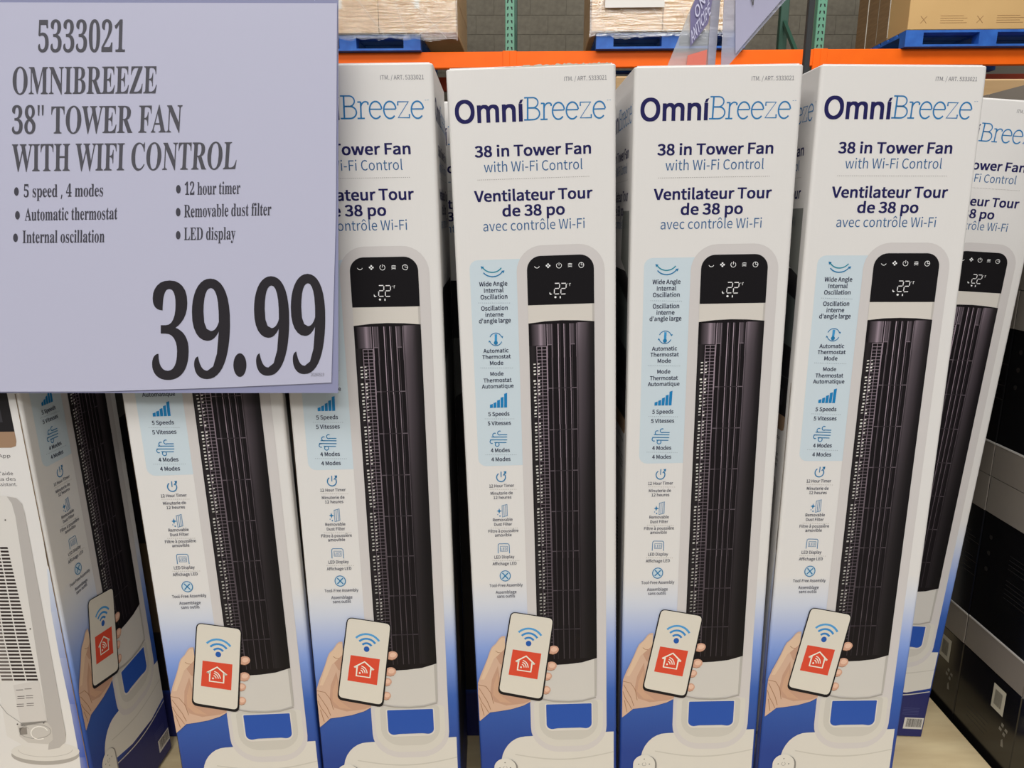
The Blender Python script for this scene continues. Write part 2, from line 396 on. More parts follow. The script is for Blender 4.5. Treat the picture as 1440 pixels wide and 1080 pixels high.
    A.disc(710.5, 809.6, 7, 7, pc(186, 200, 208), L, 20); A.arc(710.5, 809.6, 7.2, 0, 360, 1.2, I, L+1, 24); A.line([(706.5, 805.5), (714.5, 813.7)], 1.6, I, L+1); A.line([(714.5, 805.5), (706.5, 813.7)], 1.6, I, L+1)
    t2('Tool-Free Assembly', 711.7, 46.5, 824.8); t2('Assemblage', 711.8, 29, 834.4); t2('sans outils', 711.6, 25, 840.2)
    return A
def art_fan(m):
    A = Art(m)
    # silhouette of the white fan
    uu = lambda x, y: m(x, y)[0]; vv = lambda y: m(790, y)[1]
    ho0, ho1 = uu(729, 460), uu(851.2, 600)
    def rr(u0, u1, vt, vb, rt, rb, n=8):
        P = []
        for (cx, cy, a, r, sx, sy) in ((u0, vt, 180, rt, 1, -1), (u1, vt, 90, rt, -1, -1), (u1, vb, 0, rb, -1, 1), (u0, vb, 270, rb, 1, 1)):
            for i in range(n+1):
                t = math.radians(a-90*i/n); P.append((cx+sx*r+r*math.cos(t), cy+sy*r+r*math.sin(t)))
        return P
    # base under the handle
    vb0 = vv(1034); vbb = 0.086; u0 = mC(705, 1070)[0]; u1 = W-.004; n = 14
    top = [(lerp(u0, u0+.035, 1-math.cos(t*math.pi/2/8)), lerp(vb0-.045, vb0, math.sin(t*math.pi/2/8))) for t in range(9)]
    bot = [(u1, 0.086+.008), (lerp(u0, u1, .75), .084), (lerp(u0, u1, .4), .086), (u0+.01, .1)]
    A.uvpoly(top+[(u1, vb0+.004)]+bot, pc(202, 198, 190), 2)
    for k, (dv, c) in enumerate((( -.028, pc(186, 182, 173)), (-.07, pc(190, 186, 178)))):
        A.uvpoly([(lerp(u0+.02, u1, i/n), vb0+dv-.010*math.sin(math.pi*i/n)) for i in range(n+1)]+[(lerp(u1, u0+.02, i/n), vb0+dv-.0016-.0104*math.sin(math.pi*i/n)) for i in range(n+1)], c, 3)
    A.uvpoly(rr(ho0, ho1, vv(343.8), vv(1057), .031, .040), HALO, 3)
    i0, i1 = uu(757, 1000), uu(841, 1000)
    A.uvpoly(rr(ho0+.005, ho1-.005, vv(985), vv(1049), .006, .034), pc(198, 194, 186), 4)
    A.uvpoly(rr(ho0+.012, ho1-.012, vv(985), vv(1040), .006, .028), pc(188, 184, 176), 5)
    A.uvpoly(rr(uu(766.5, 1000), uu(833.5, 1000), vv(988.5), vv(1027), .002, .010), pc(202, 198, 192), 6)
    o0, o1, ot, ob = uu(768.3, 1005), uu(831.9, 1005), vv(989.7), vv(1024.5)
    P = rr(o0, o1, ot, ob, .0015, .008); A.uvpoly(P, pc(40, 78, 160), 7)
    A.uvpoly([(o0+.008, ob+.0), (o1-.008, ob), (lerp(o0, o1, .75), ob+.0012), (lerp(o0, o1, .25), ob+.0012)], pc(196, 192, 184), 8)
    # display
    f = FanMap(); X = lambda a: lerp(uL, uR, a); Y = lambda y: f(0, y)[1]
    dT, dB = Y(358.8), Y(428)
    A.uvpoly(rr(X(0), X(1), dT, dB, .0165, .0004), pc(20, 18, 21), 7)
    A.uvpoly([(X(0), dB), (X(0), Y(453.4)), (X(.25), Y(451)), (X(.5), Y(450.2)), (X(.75), Y(451)), (X(1), Y(453.0)), (X(1), dB)], pc(200, 194, 186), 7)
    A.uvpoly([(X(.97), dB), (X(.97), Y(452.4)), (X(1), Y(453)), (X(1), dB)], pc(178, 172, 166), 8)
    WH = pc(225, 224, 224); iy = 373.3
    A.arc(755, iy, 3.6, 200, 340, .8, WH, 9); 
    for t in range(4): A.disc(770.7+2.1*math.cos(t*math.pi/2), iy+.3+2.1*math.sin(t*math.pi/2), 1.3, 1.3, WH, 9, 8)
    A.arc(786, iy, 3.6, 120, 420, .7, WH, 9); A.line([(786, iy-4.5), (786, iy)], .7, WH, 9)
    for k in (-2, 0, 2): A.line([(798.6, iy-.7+k+.6), (801, iy-.7+k-.2), (804.4, iy-.7+k+.3)], .8, WH, 9)
    A.arc(817.3, iy-.8, 3.6, 0, 360, .7, WH, 9, 16); A.line([(817.3, iy-4.2), (817.3, iy-.8), (820.6, iy-.8)], .7, WH, 9)
    def two(x):
        s_ = lambda a, b: A.line([(x+a[0], 398.4+a[1]), (x+b[0], 398.4+b[1])], 1.25, pc(215, 213, 214), 9)
        s_((0.8, 0), (7, -.2)); s_((7.6, .8), (7.3, 6.2)); s_((.9, 7.2), (6.6, 7)); s_((.2, 8.2), (0, 14)); s_((.6, 15), (6.6, 14.7))
    two(779.4); two(788.6)
    A.line([(798.3, 399), (798.9, 399)], 1, WH, 9); A.line([(800.5, 398.6), (802.5, 398.4)], .7, WH, 9); A.line([(801, 399), (801, 402)], .6, WH, 9)
    A.poly([(773, 410.5), (774.5, 413), (776.6, 413.4), (774, 414.6), (772.6, 413)], WH, 9)
    A.disc(781, 417.8, 1.7, 1.5, WH, 9, 6); A.line([(787.8, 416.4), (787.8, 419.4)], 1.5, WH, 9)
    # grille
    BK = pc(21, 17, 20); y0, y1 = 453, 934
    bot = [(X(0), Y(934)), (X(.3), Y(934.5)), (X(.5), Y(934)), (X(.75), Y(932)), (X(1), Y(926.5))]
    A.uvpoly([(X(0), Y(453.4)), (X(.25), Y(451)), (X(.5), Y(450.2)), (X(.75), Y(451)), (X(1), Y(453))]+bot[::-1], BK, 7)
    def vgrad(stops, ya, yb, layer):
        for (a, ca), (b, cb) in zip(stops, stops[1:]):
            A.add([(X(a), Y(yb)), (X(b), Y(yb)), (X(b), Y(ya)), (X(a), Y(ya))], [(0, 1, 2, 3)], [ca, cb, cb, ca], layer)
    g = lambda x: pc(max(14, x-5), max(12, int((x-5)*.90)), max(13, int((x-5)*.97)))
    rows = [(454, (38, 122, 100, 82, 44, 28)), (500, (38, 92, 82, 68, 40, 28)), (580, (34, 80, 70, 58, 36, 26)), (680, (32, 60, 54, 42, 30, 26)), (780, (28, 48, 42, 34, 27, 25)), (926, (26, 38, 34, 28, 25, 24))]
    As = (.725, .76, .80, .86, .93, 1.0)
    for (ya, ca), (yb, cb) in zip(rows, rows[1:]):
        for i in range(5):
            A.add([(X(As[i]), Y(yb)), (X(As[i+1]), Y(yb)), (X(As[i+1]), Y(ya)), (X(As[i]), Y(ya))], [(0, 1, 2, 3)], [g(cb[i]), g(cb[i+1]), g(ca[i+1]), g(ca[i])], 8)
    vgrad([(.04, g(40)), (.14, g(96)), (.18, g(150)), (.23, g(92)), (.255, g(130))], 455, 485, 8)
    vgrad([(.285, g(44)), (.31, g(96)), (.345, g(60))], 455, 484, 8)
    vgrad([(.62, g(38)), (.66, g(96)), (.70, g(46))], 455, 484, 8)
    vgrad([(0, g(30)), (.05, g(44)), (.10, g(34))], 485, 930, 8)
    for a, wd, c in ((.272, .009, 170), (.345, .010, 120), (.36, .008, 70), (.445, .012, 172), (.475, .008, 76), (.535, .011, 165), (.56, .008, 72), (.625, .011, 150), (.655, .008, 80), (.72, .009, 120)):
        for k in range(10):
            ya = lerp(455, 926, k/10); yb = lerp(455, 926, (k+1)/10); cc = g(int(c*lerp(1, .42, k/9))); sh = .0045*math.sin(k*.8+a*9)
            A.uvpoly([(X(a+sh), Y(ya)), (X(a+wd+sh), Y(ya)), (X(a+wd+sh), Y(yb)), (X(a+sh), Y(yb))], cc, 9)
    for k, y in enumerate((484, 545.3, 603.7, 661.5, 718.7, 774.7, 829.8, 884.5)):
        c = g(int(lerp(118, 70, k/7)))
        for a, b in (((.285, .345), (.62, .70)) if k == 0 else ((.285, .36), (.36, .64), (.64, .72))):
            A.uvpoly([(X(a), Y(y-.6)), (X(b), Y(y-.6)), (X(b), Y(y+.6)), (X(a), Y(y+.6))], c if b-a < .2 else g(56), 10)
    # vent lattice left of the slats
    y = 486.0; k = 0; rnd = random.Random(3)
    while y < 905:
        c = g(int(lerp(140, 84, (y-486)/420)))
        A.uvpoly([(X(.115), Y(y)), (X(.265), Y(y)), (X(.265), Y(y+.85)), (X(.115), Y(y+.85))], c, 9)
        if 505 < y < 868 and k % 13 != 9:
            b = lerp(1, .72, (y-505)/360)
            for (a0, a1) in ((.058, .093), (.122, .150)):
                wv = pc(int(224*b), int(220*b), int(214*b)) if rnd.random() < .93 else g(60)
                d = rnd.uniform(-.006, .006); hh = rnd.uniform(1.2, 2.5)
                A.uvpoly([(X(a0+d), Y(y+1.1)), (X(a1+d), Y(y+.9)), (X(a1+d), Y(y+hh+.6)), (X(a0+d), Y(y+hh+1))], wv, 10)
        y += 4.62; k += 1
    for a in (.112, .188, .262):
        for k in range(6):
            ya, yb = lerp(486, 910, k/6), lerp(486, 910, (k+1)/6)
            A.uvpoly([(X(a), Y(ya)), (X(a+.009), Y(ya)), (X(a+.009), Y(yb)), (X(a), Y(yb))], g(int(lerp(150, 84, k/5))), 10)
    # lower white shell
    sh = bot[::-1]; low = [(X(0), Y(979)), (X(.25), Y(983.5)), (X(.5), Y(985)), (X(.75), Y(984)), (X(.98), Y(979.5))]
    A.uvpoly([(X(0), Y(934)), (X(.3), Y(934.5)), (X(.5), Y(934)), (X(.75), Y(932)), (X(1), Y(926.5))]+low[::-1], pc(194, 190, 184), 8)
    A.uvpoly([(X(.955), Y(928)), (X(1), Y(926.5)), (X(.99), Y(979.5)), (X(.955), Y(981))], pc(170, 166, 160), 9)
    A.uvpoly([(a, b-.0012) for a, b in low]+[(a, b-.0034) for a, b in low[::-1]], pc(158, 153, 146), 8)
    # remote control
    ru, rv = m(710.5, 1079); R = .0155
    A.uvpoly([(ru+.0025+R*math.cos(t*.2618), rv-.001+R*math.sin(t*.2618)) for t in range(0, 13)]+[(ru+.0025-R, rv-.045), (ru+.0025+R, rv-.045)], pc(128, 124, 120), 9)
    A.uvpoly([(ru+R*math.cos(t*.2618), rv+R*math.sin(t*.2618)) for t in range(0, 13)]+[(ru-R, rv-.047), (ru+R, rv-.047)], pc(206, 202, 194), 10)
    for dx, dy in ((0, .0085), (-.0075, 0), (.0075, 0), (0, -.0085)):
        A.uvpoly([(ru+dx+.001*math.cos(t), rv+dy+.001*math.sin(t)) for t in (0, 1.2, 2.5, 3.7, 5)], pc(96, 92, 90), 11)
    for t in range(10):
        a0 = math.radians(110+32*t); a1 = math.radians(110+32*(t+1))
        A.uvpoly([(ru+.003*math.cos(a0), rv+.003*math.sin(a0)), (ru+.003*math.cos(a1), rv+.003*math.sin(a1)), (ru+.0024*math.cos(a1), rv+.0024*math.sin(a1)), (ru+.0024*math.cos(a0), rv+.0024*math.sin(a0))], pc(140, 136, 132), 11)
    return A
def art_phone(m):
    A = Art(m); L = 12
    SK = pc(196, 164, 142); SK2 = pc(182, 144, 122); SK3 = pc(206, 178, 152); CR = pc(146, 104, 76)
    O = lambda pts: [(640+x/4.154, 820+y/4.154) for x, y in pts]
    # palm, wrist and thumb
    A.poly(O([(292, 306), (272, 308), (258, 320), (238, 350), (214, 372), (203, 395), (188, 440), (168, 490), (150, 532), (134, 582), (134, 640), (138, 700), (144, 803), (170, 782), (205, 752), (260, 745), (330, 733), (400, 712), (440, 690), (440, 640), (300, 600), (292, 440)]), SK, L)
    A.poly(O([(270, 318), (240, 352), (216, 378), (196, 430), (172, 500), (150, 560), (170, 560), (200, 500), (226, 440), (262, 408), (292, 380), (292, 320)]), SK3, L+1)
    A.poly(O([(292, 380), (262, 408), (240, 430), (262, 470), (292, 480)]), SK2, L+1)
    A.poly(O([(250, 480), (215, 560), (205, 640), (230, 690), (300, 712), (400, 700), (440, 684), (440, 650), (262, 640), (262, 560)]), SK2, L+1)
    A.poly(O([(250, 520), (225, 590), (222, 650), (262, 690), (330, 700), (262, 650)]), pc(190, 152, 126), L+2)
    for c in ([(140, 610), (165, 650), (190, 690), (208, 735)], [(138, 650), (155, 690), (180, 725), (196, 752)], [(134, 590), (180, 600), (210, 640), (225, 700)], [(236, 392), (250, 402), (268, 404)], [(150, 700), (160, 735), (170, 770)]):
        A.line(O(c), .7, CR, L+3)
    # finger tips at the right of the phone
    for x, y, rx, ry, rot in ((572, 388, 34, 25, -.25), (560, 482, 34, 26, -.2), (536, 542, 30, 23, -.2), (530, 622, 28, 24, -.2)):
        P = [(x+rx*math.cos(t)*math.cos(rot)-ry*math.sin(t)*math.sin(rot), y+rx*math.cos(t)*math.sin(rot)+ry*math.sin(t)*math.cos(rot)) for t in [i*math.pi/8 for i in range(16)]]
        A.poly(O(P), pc(196, 152, 130), L); Q = [(x+6+(px-x)*.55, y-4+(py-y)*.55) for px, py in P]; A.poly(O(Q), pc(214, 178, 156), L+1)
        A.line(O([(x-rx*.7, y+ry*.8), (x, y+ry), (x+rx*.6, y+ry*.75)]), .7, CR, L+2)
    # phone body and screen (rounded quads)
    def rq(c, r, n=4):
        P = []
        for i in range(4):
            p = Vector(c[i]); a = (Vector(c[i-1])-p).normalized()*r; b = (Vector(c[(i+1) % 4])-p).normalized()*r
            for k in range(n+1):
                t = k/n; P.append(tuple(p+a*(1-t)**2+b*t**2))
        return P
    A.poly(rq([(718.0, 859), (779.3, 868.3), (763.0, 986), (699.5, 974.5)], 8), pc(22, 20, 24), L+4)
    A.poly(rq([(719.4, 860.4), (777.6, 869.3), (761.2, 982), (701.8, 971)], 6.5), pc(206, 200, 188), L+5)
    # local phone axes
    o = Vector((743.3, 904)); ex = Vector((61, 9.3)).normalized(); ey = Vector((-16.5, 117)).normalized()
    Q = lambda x, y: tuple(o+ex*x+ey*y)
    for r, c in ((8.2, pc(48, 120, 184)), (14.5, pc(58, 132, 192)), (21, pc(78, 148, 200))):
        A.line([Q(r*math.sin(math.radians(a)), -r*math.cos(math.radians(a))) for a in range(-50, 51, 10)], 3.0, c, L+6)
    A.poly([Q(3.9*math.cos(t*.4), 3.9*math.sin(t*.4)) for t in range(16)], pc(36, 84, 160), L+6)
    A.poly([(721.1, 912.2), (761.1, 918.2), (755.6, 954.3), (715.1, 947.6)], pc(204, 72, 50), L+6)
    h = Vector((738.3, 933)); K = lambda x, y: tuple(h+ex*x+ey*y); HW = pc(232, 222, 208)
    A.line([K(-13.5, -2), K(0, -11.5), K(13.5, -2)], 2.2, HW, L+7); A.line([K(-9.5, -4), K(-9.5, 9.5), K(9.5, 9.5), K(9.5, -4)], 2.2, HW, L+7)
    A.line([K(-13.5, -2), K(-9.5, -2)], 1.6, HW, L+7); A.line([K(13.5, -2), K(9.5, -2)], 1.6, HW, L+7)
    A.poly([K(-5+1.4*math.cos(t), 5+1.4*math.sin(t)) for t in range(6)], HW, L+7)
    for r in (4.2, 7.2, 10): A.line([K(-5+r*math.sin(math.radians(a)), 5-r*math.cos(math.radians(a))) for a in range(8, 86, 11)], 1.3, HW, L+7)
    return A
def barcode(A, x, y, w_, h_, ink, layer, rnd, vert=True):
    t = 0
    while t < 1-.03:
        b = rnd.uniform(.008, .03)
        if vert: A.uvpoly([(x+w_*t, y), (x+w_*(t+b), y), (x+w_*(t+b), y+h_), (x+w_*t, y+h_)], ink, layer)
        else: A.uvpoly([(x, y+h_*t), (x+w_, y+h_*t), (x+w_, y+h_*(t+b)), (x, y+h_*(t+b))], ink, layer)
        t += b+rnd.uniform(.008, .022)
def art_barcode():
    A = Art(); r = random.Random(5)
    x0, x1, z0, z1 = W-.037, W-.004, .014, .036
    A.uvpoly([(x0, z0), (x1, z0), (x1, z1), (x0, z1)], pc(200, 197, 190), 2)
    barcode(A, x0+.004, z0+.004, x1-x0-.006, z1-z0-.006, pc(60, 56, 54), 3, r)
    for i in range(5):
        A.uvpoly([(x0-.006, z1+.006+i*.003), (x0+.022, z1+.006+i*.003), (x0+.022, z1+.0068+i*.003), (x0-.006, z1+.0068+i*.003)], pc(70, 74, 120), 2)
    return A
# prints of the other panels; left side of the carton (face x = 0) carries the rear-view picture
PZ = P_Z; RZ = rotm(*PZ[3:])
oZ = Vector(PZ[:3]); eD = RZ.col[1]; eV = RZ.col[2]
# seen from outside, the left panel runs from the far edge (u=0) to the near edge (u=DEP)
mZ0 = plane_map(oZ + eD*DEP, -eD, eV)
def art_rear_picture():
    A = Art(mZ0); v = lambda x, y: mZ0(x, y)
    pr = v(21.5, 612)[0]; pb = v(18, 629.5)[1]; pt = .80; pl = .03
    r = .008
    A.uvpoly([(pl, pt), (pl, pb+r), (pl+.002, pb+.002), (pl+r, pb), (pr-r, pb), (pr-.002, pb+.002), (pr, pb+r), (pr, pt-r), (pr-.002, pt-.002), (pr-r, pt), (pl+r, pt)], pc(34, 32, 34), 1)
    wt = v(16, 607)[1]
    A.uvpoly([(pl, wt), (pl, pb+r), (pl+.002, pb+.002), (pl+r, pb), (pr-r, pb), (pr-.002, pb+.002), (pr, pb+r), (pr, wt)], pc(150, 122, 98), 2)
    A.uvpoly([(pl, wt+.05), (pr, wt+.05), (pr, wt+.0505), (pl, wt+.052)], pc(90, 88, 90), 2)
    A.uvpoly([(.06, wt+.012), (pr-.012, wt+.012), (pr-.012, wt+.034), (.06, wt+.034)], pc(56, 54, 58), 3)
    A.uvpoly([(.07, wt+.1), (pr, wt+.09), (pr, wt+.15), (.10, wt+.17)], pc(84, 90, 88), 2)
    A.uvpoly([(.12, wt+.2), (pr, wt+.18), (pr, wt+.26), (.13, wt+.26)], pc(120, 122, 118), 2)
    A.tilt = False
    def t(s, xl, xr, yb, cap): A.text(s, xl, xr, yb, cap, 'sans', .004, pc(70, 66, 70), 2)
    t('Wi-Fi + App', -32, 15, 643.5, 4.6); t("Contr\u00f4le \u00e0 l'aide", -42, 18.8, 668.3, 4.6); t('vocale via des', -34, 22.5, 676, 4.6); t('Assistant.', -6, 24.3, 683.4, 4.6)
    # white tower fan, seen from behind
    O = lambda pts: [(x/2, 540+y/2) for x, y in pts]
    A.disc(64, 1061, 48, 14.5, pc(160, 155, 150), 3, 32); A.disc(64, 1056.5, 48, 13.5, pc(204, 200, 194), 4, 32)
    A.arc(64, 1054, 38, 180, 360, .8, pc(176, 171, 165), 4.5, 16, ry=10)
    A.poly(O([(-90, 340), (-60, 318), (10, 313), (45, 318), (62, 335), (70, 362), (186, 985), (184, 1006), (168, 1022), (120, 1030), (70, 1018), (20, 990)]), pc(205, 201, 196), 5)
    A.poly(O([(20, 316), (46, 320), (62, 336), (70, 364), (186, 985), (184, 1006), (168, 1022), (136, 1028), (140, 990), (44, 372), (34, 336)]), pc(172, 167, 163), 6)
    for i in range(38):
        y = 458+i*10.0; xr = 24+(y-458)*(86/375); xl = xr-36-min(30, i*1.2)
        n = 3
        for k in range(n):
            a = lerp(xl-40, xr, k/n)+1.5; b = lerp(xl-40, xr, (k+1)/n)-2
            A.poly(O([(a, y), (b, y), (b+1.2, y+5.4), (a+1.2, y+5.4)]), pc(52, 44, 42) if k else pc(96, 88, 84), 6)
    A.poly(O([(38, 846), (110, 834), (134, 950), (60, 962)]), pc(196, 191, 186), 7)
    for k, (x, y) in enumerate([(46, 860), (70, 857), (50, 878), (74, 876), (48, 900), (76, 898)]):
        for j in range(1 if k < 2 else 2): A.line(O([(x, y+j*6), (x+20, y-1+j*6)]), 1.0, pc(96, 90, 86), 8)
    A.poly(O([(50, 962), (60, 952), (130, 946), (146, 966), (150, 1000), (135, 1012), (80, 1008), (56, 990)]), pc(186, 181, 175), 7)
    A.arc(50, 1028, 22, 0, 360, 1.0, pc(150, 145, 140), 8, 18, ry=10); A.arc(56, 1030, 12, 20, 300, 1.6, pc(222, 218, 212), 9, 14, ry=9)
    A.poly(O([(54, 966), (76, 964), (78, 984), (58, 986)]), pc(130, 124, 118), 8)
    A.line(O([(-40, 850), (20, 925), (82, 968)]), .9, pc(150, 146, 142), 8)
    for x, y in ((16, 382), (86, 688), (124, 952), (50, 956)): A.disc(x/2, 540+y/2, 1.2, 1.2, pc(90, 84, 80), 8, 8)
    # the rear panel stays pale down to its foot; a blue wash runs along its near edge
    uu = DEP-.0042
    A.uvpoly([(.0042, .004), (uu, .004), (uu, .46), (.0042, .46)], WHITE, .5)
    left = [(66, 800), (72, 860), (84, 925), (98, 990), (112, 1065), (122, 1150)]
    for k in range(5):
        a, b = v(*left[k]), v(*left[k+1])
        c0, c1 = (mix(pc(192, 199, 210), pc(40, 72, 158), min(1, q/3.4)) for q in (k, k+1))
        A.add([a, b, (uu, b[1]), (uu, a[1])], [(0, 1, 2, 3)], [mix(c0, WHITE, .25), mix(c1, WHITE, .08), c1, c0], 2)
    A.uvpoly([(DEP-.0046, .02), (DEP-.0034, .02), (DEP-.0036, .66), (DEP-.0046, .66)], pc(112, 92, 68), 9)
    A.uvpoly([(DEP-.0054, .435), (DEP-.0036, .43), (DEP-.0036, .47), (DEP-.0048, .465)], pc(90, 74, 56), 9)
    return A
def mSide(x, y):       # the front panel's measurements reused on a side panel
    u, v = mC(x, y); return (u+.002, v)
def art_side_scene():
    A = Art(mSide); x0, x1 = .014, W-.014
    A.uvpoly([(x0, .09), (x1, .09), (x1, .775), (x1-.006, .781), (x0+.006, .781), (x0, .775)], pc(26, 24, 26), 1)  # near-black panel picture, also painting in the dark of the gaps
    A.uvpoly([(x0, .55), (x1, .66), (x1, .70), (x0, .69)], pc(72, 72, 70), 2)
    A.uvpoly([(x0, .50), (x1, .48), (x1, .53), (x0, .54)], pc(20, 18, 20), 2)
    A.uvpoly([(x0+.03, .20), (x0+.07, .20), (x0+.075, .36), (x0+.03, .36)], pc(70, 58, 44), 2)
    return A

def carton_body(parent, ext, seed, bulge=0.0):
    r = .0042; n = 4; ring = []
    for cx, cy, a in ((r, r, 180), (W-r, r, 270), (W-r, DEP-r, 0), (r, DEP-r, 90)):
        for i in range(n+1):
            t = math.radians(a+90*i/n); ring.append((cx+r*math.cos(t), cy+r*math.sin(t)))
    rnd = random.Random(seed)
    zs = [-ext, 0.03, .0815, .0825] + [.09+.014*i for i in range(28)] + [.52, .62, .72, .82, .92, 1.0, 1.024, H-.0012, H]
    V = []; I = []; F = []; m_ = len(ring)
    for k, z in enumerate(zs):
        ins = 0.0009 if z == H else 0
        wob = [rnd.uniform(-.0003, .0003) if .5 < z < 1.0 else 0 for _ in range(4)]
        for j, (x, y) in enumerate(ring):
            cx = W/2; cy = DEP/2; d = -ins
            V.append((x+(d if x > cx else -d)+(bulge*max(0, math.sin(math.pi*min(1, max(0, z/H))))**.55 if x > cx else 0), y+(d if y > cy else -d), z)); I.append(body_ink(z))
    for k in range(len(zs)-1):
        for j in range(m_):
            q = (j+1) % m_; F.append((k*m_+j, k*m_+q, (k+1)*m_+q, (k+1)*m_+j))
    F.append(tuple(range(m_))[::-1])
    F.append(tuple((len(zs)-1)*m_+j for j in range(m_)))
    return mesh_obj('carton_body', V, F, M_carton, parent, I)
def top_flaps(parent):
    g = .0008
    for a, b in ((.004, DEP/2-g), (DEP/2+g, DEP-.004)):
        m = MB(); m.box(.004, W-.004, a, b, H, H+.0016); o = m.build('top_flap', M_carton, parent)
        at = o.data.color_attributes.new('ink', 'FLOAT_COLOR', 'POINT'); at.data.foreach_set('color', [*WHITE, 1]*8)
    bx('packing_tape', M_tape, parent, .004, W-.004, DEP/2-.024, DEP/2+.024, H+.0017, H+.002)
protos = {}
def side_xf(o, side):
    """panels other than the front: turn the flat print onto the face"""
    if side == 'left': o.matrix_local = Matrix(((0, -0.0, 0, 0), (0, 0, 0, 0), (0, 0, 0, 0), (0, 0, 0, 1))) if False else Matrix.Translation((0, DEP, 0)) @ Matrix.Rotation(-math.pi/2, 4, 'Z')
    elif side == 'right': o.matrix_local = Matrix.Translation((W, 0, 0)) @ Matrix.Rotation(math.pi/2, 4, 'Z')
    return o
A_logo = art_logo(mC); A_head = art_title(mC); A_item = art_title(mC, 'only'); A_feat = art_features(mC); A_fan = art_fan(mC); A_phone = art_phone(mC); A_bar = art_barcode()
A_logoS = art_logo(mSide); A_headS = art_title(mSide, item=False); A_rear = art_rear_picture(); A_scene = art_side_scene()
def shared(key, art, name, parent, label=None):
    if key not in protos:
        o = art.build(name, parent, label=label); protos[key] = o
    else:
        o = protos[key].copy(); COL.objects.link(o); o.parent = parent; o.matrix_local = Matrix.Identity(4)
    return o
cartons = []
def fan_carton(p, label, seed, front='main', bulge=0.0):
    R = rotm(*p[3:]); o = Vector(p[:3])
    lo = min((o+R @ Vector((x, y, 0))).z for x in (0, W) for y in (0, DEP))
    e = empty('fan_carton'); e.matrix_world = Matrix.Translation((o.x, o.y, o.z+CZ)) @ R.to_4x4()
    tag(e, label, 'box', 'tower fan cartons standing on the plywood')
    carton_body(e, (lo-BASE)/R[2][2], seed, bulge); top_flaps(e)
    if front == 'main':
        shared('i', A_item, 'item_number', e, 'small grey item number'); shared('h', A_head, 'title_print', e, 'navy and blue lettering'); shared('l', A_logo, 'logo_print', e, 'navy and light blue logo')
        shared('f', A_feat, 'feature_column_print', e, 'pale blue strip of small icons and words')
        shared('n', A_fan, 'fan_picture', e, 'printed picture of a black and white tower fan')
        shared('p', A_phone, 'phone_picture', e, 'printed hand holding a phone')
        shared('b', A_bar, 'barcode_label', e, 'white barcode label')
    else:
        shared('hs', A_headS, 'title_print', e); shared('ls', A_logoS, 'logo_print', e); shared('sc', A_scene, 'room_picture', e, 'dark printed picture')
    side_xf(shared('hs', A_headS, 'title_print', e), 'left'); side_xf(shared('ls', A_logoS, 'logo_print', e), 'left'); side_xf(shared('r', A_rear, 'rear_view_picture', e, 'printed picture of a white fan from behind'), 'left')
    side_xf(shared('hs', A_headS, 'title_print', e), 'right'); side_xf(shared('ls', A_logoS, 'logo_print', e), 'right'); side_xf(shared('sc', A_scene, 'room_picture', e, 'dark printed picture'), 'right')
    if bulge:
        for c in kids(e):
            if abs(c.matrix_local.to_euler().z-math.pi/2) < .01: c.location.x += bulge+.0002
    cartons.append(e); return e


# ------------------------------------------------------------------ the setting
struct(bx('floor', M_floor, None, -9, 9, -6, 9.2, -0.05, 0.0))
wall = struct(bx('wall_back', M_mortar, None, -9, 9, 8.62, 8.8, 0.0, 8.0))
blk = MB().box(.0012, .3988, -.006, .004, .0012, .1988, bev=.0015)
bm = None
for r_ in range(9):
    for c_ in range(16):
        x = -1.4+c_*.4+(.2 if r_ % 2 else 0); z = 2.2+r_*.2
        if bm is None: b = blk.build('block', M_block, wall); bm = b
        else: b = bm.copy(); COL.objects.link(b); b.parent = wall
        b.location = (x, 8.62, z)

# rack, slightly turned to the aisle
RA = D2(-1.8); RO = Vector((-0.6, 6.4, 0))
def rk(x, y, z=0):
    v = Matrix.Rotation(RA, 3, 'Z') @ Vector((x+.6, y-6.4, 0)); return (RO.x+v.x, RO.y+v.y, z)
BT = CZ+1.360; BH = .128; SP = 2.535; UX = -.018
lab = ['left bay', 'middle bay', 'right bay']
for i in range(3):
    xa = UX+(i-1)*SP+.045; L_ = SP-.09
    for back in (0, 1):
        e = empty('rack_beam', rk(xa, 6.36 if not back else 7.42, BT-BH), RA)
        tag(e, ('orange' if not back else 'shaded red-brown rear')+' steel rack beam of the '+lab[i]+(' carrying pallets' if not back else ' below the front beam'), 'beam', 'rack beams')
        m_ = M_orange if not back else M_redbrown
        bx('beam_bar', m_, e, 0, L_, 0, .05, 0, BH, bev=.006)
        for xx in (-.045, L_-.012): bx('end_connector', m_, e, xx, xx+.057, -.006, .02, -.05, BH+.004, bev=.002)
ulab = ['teal perforated rack upright rising behind the centre carton', 'teal perforated rack upright rising right of the dark post']
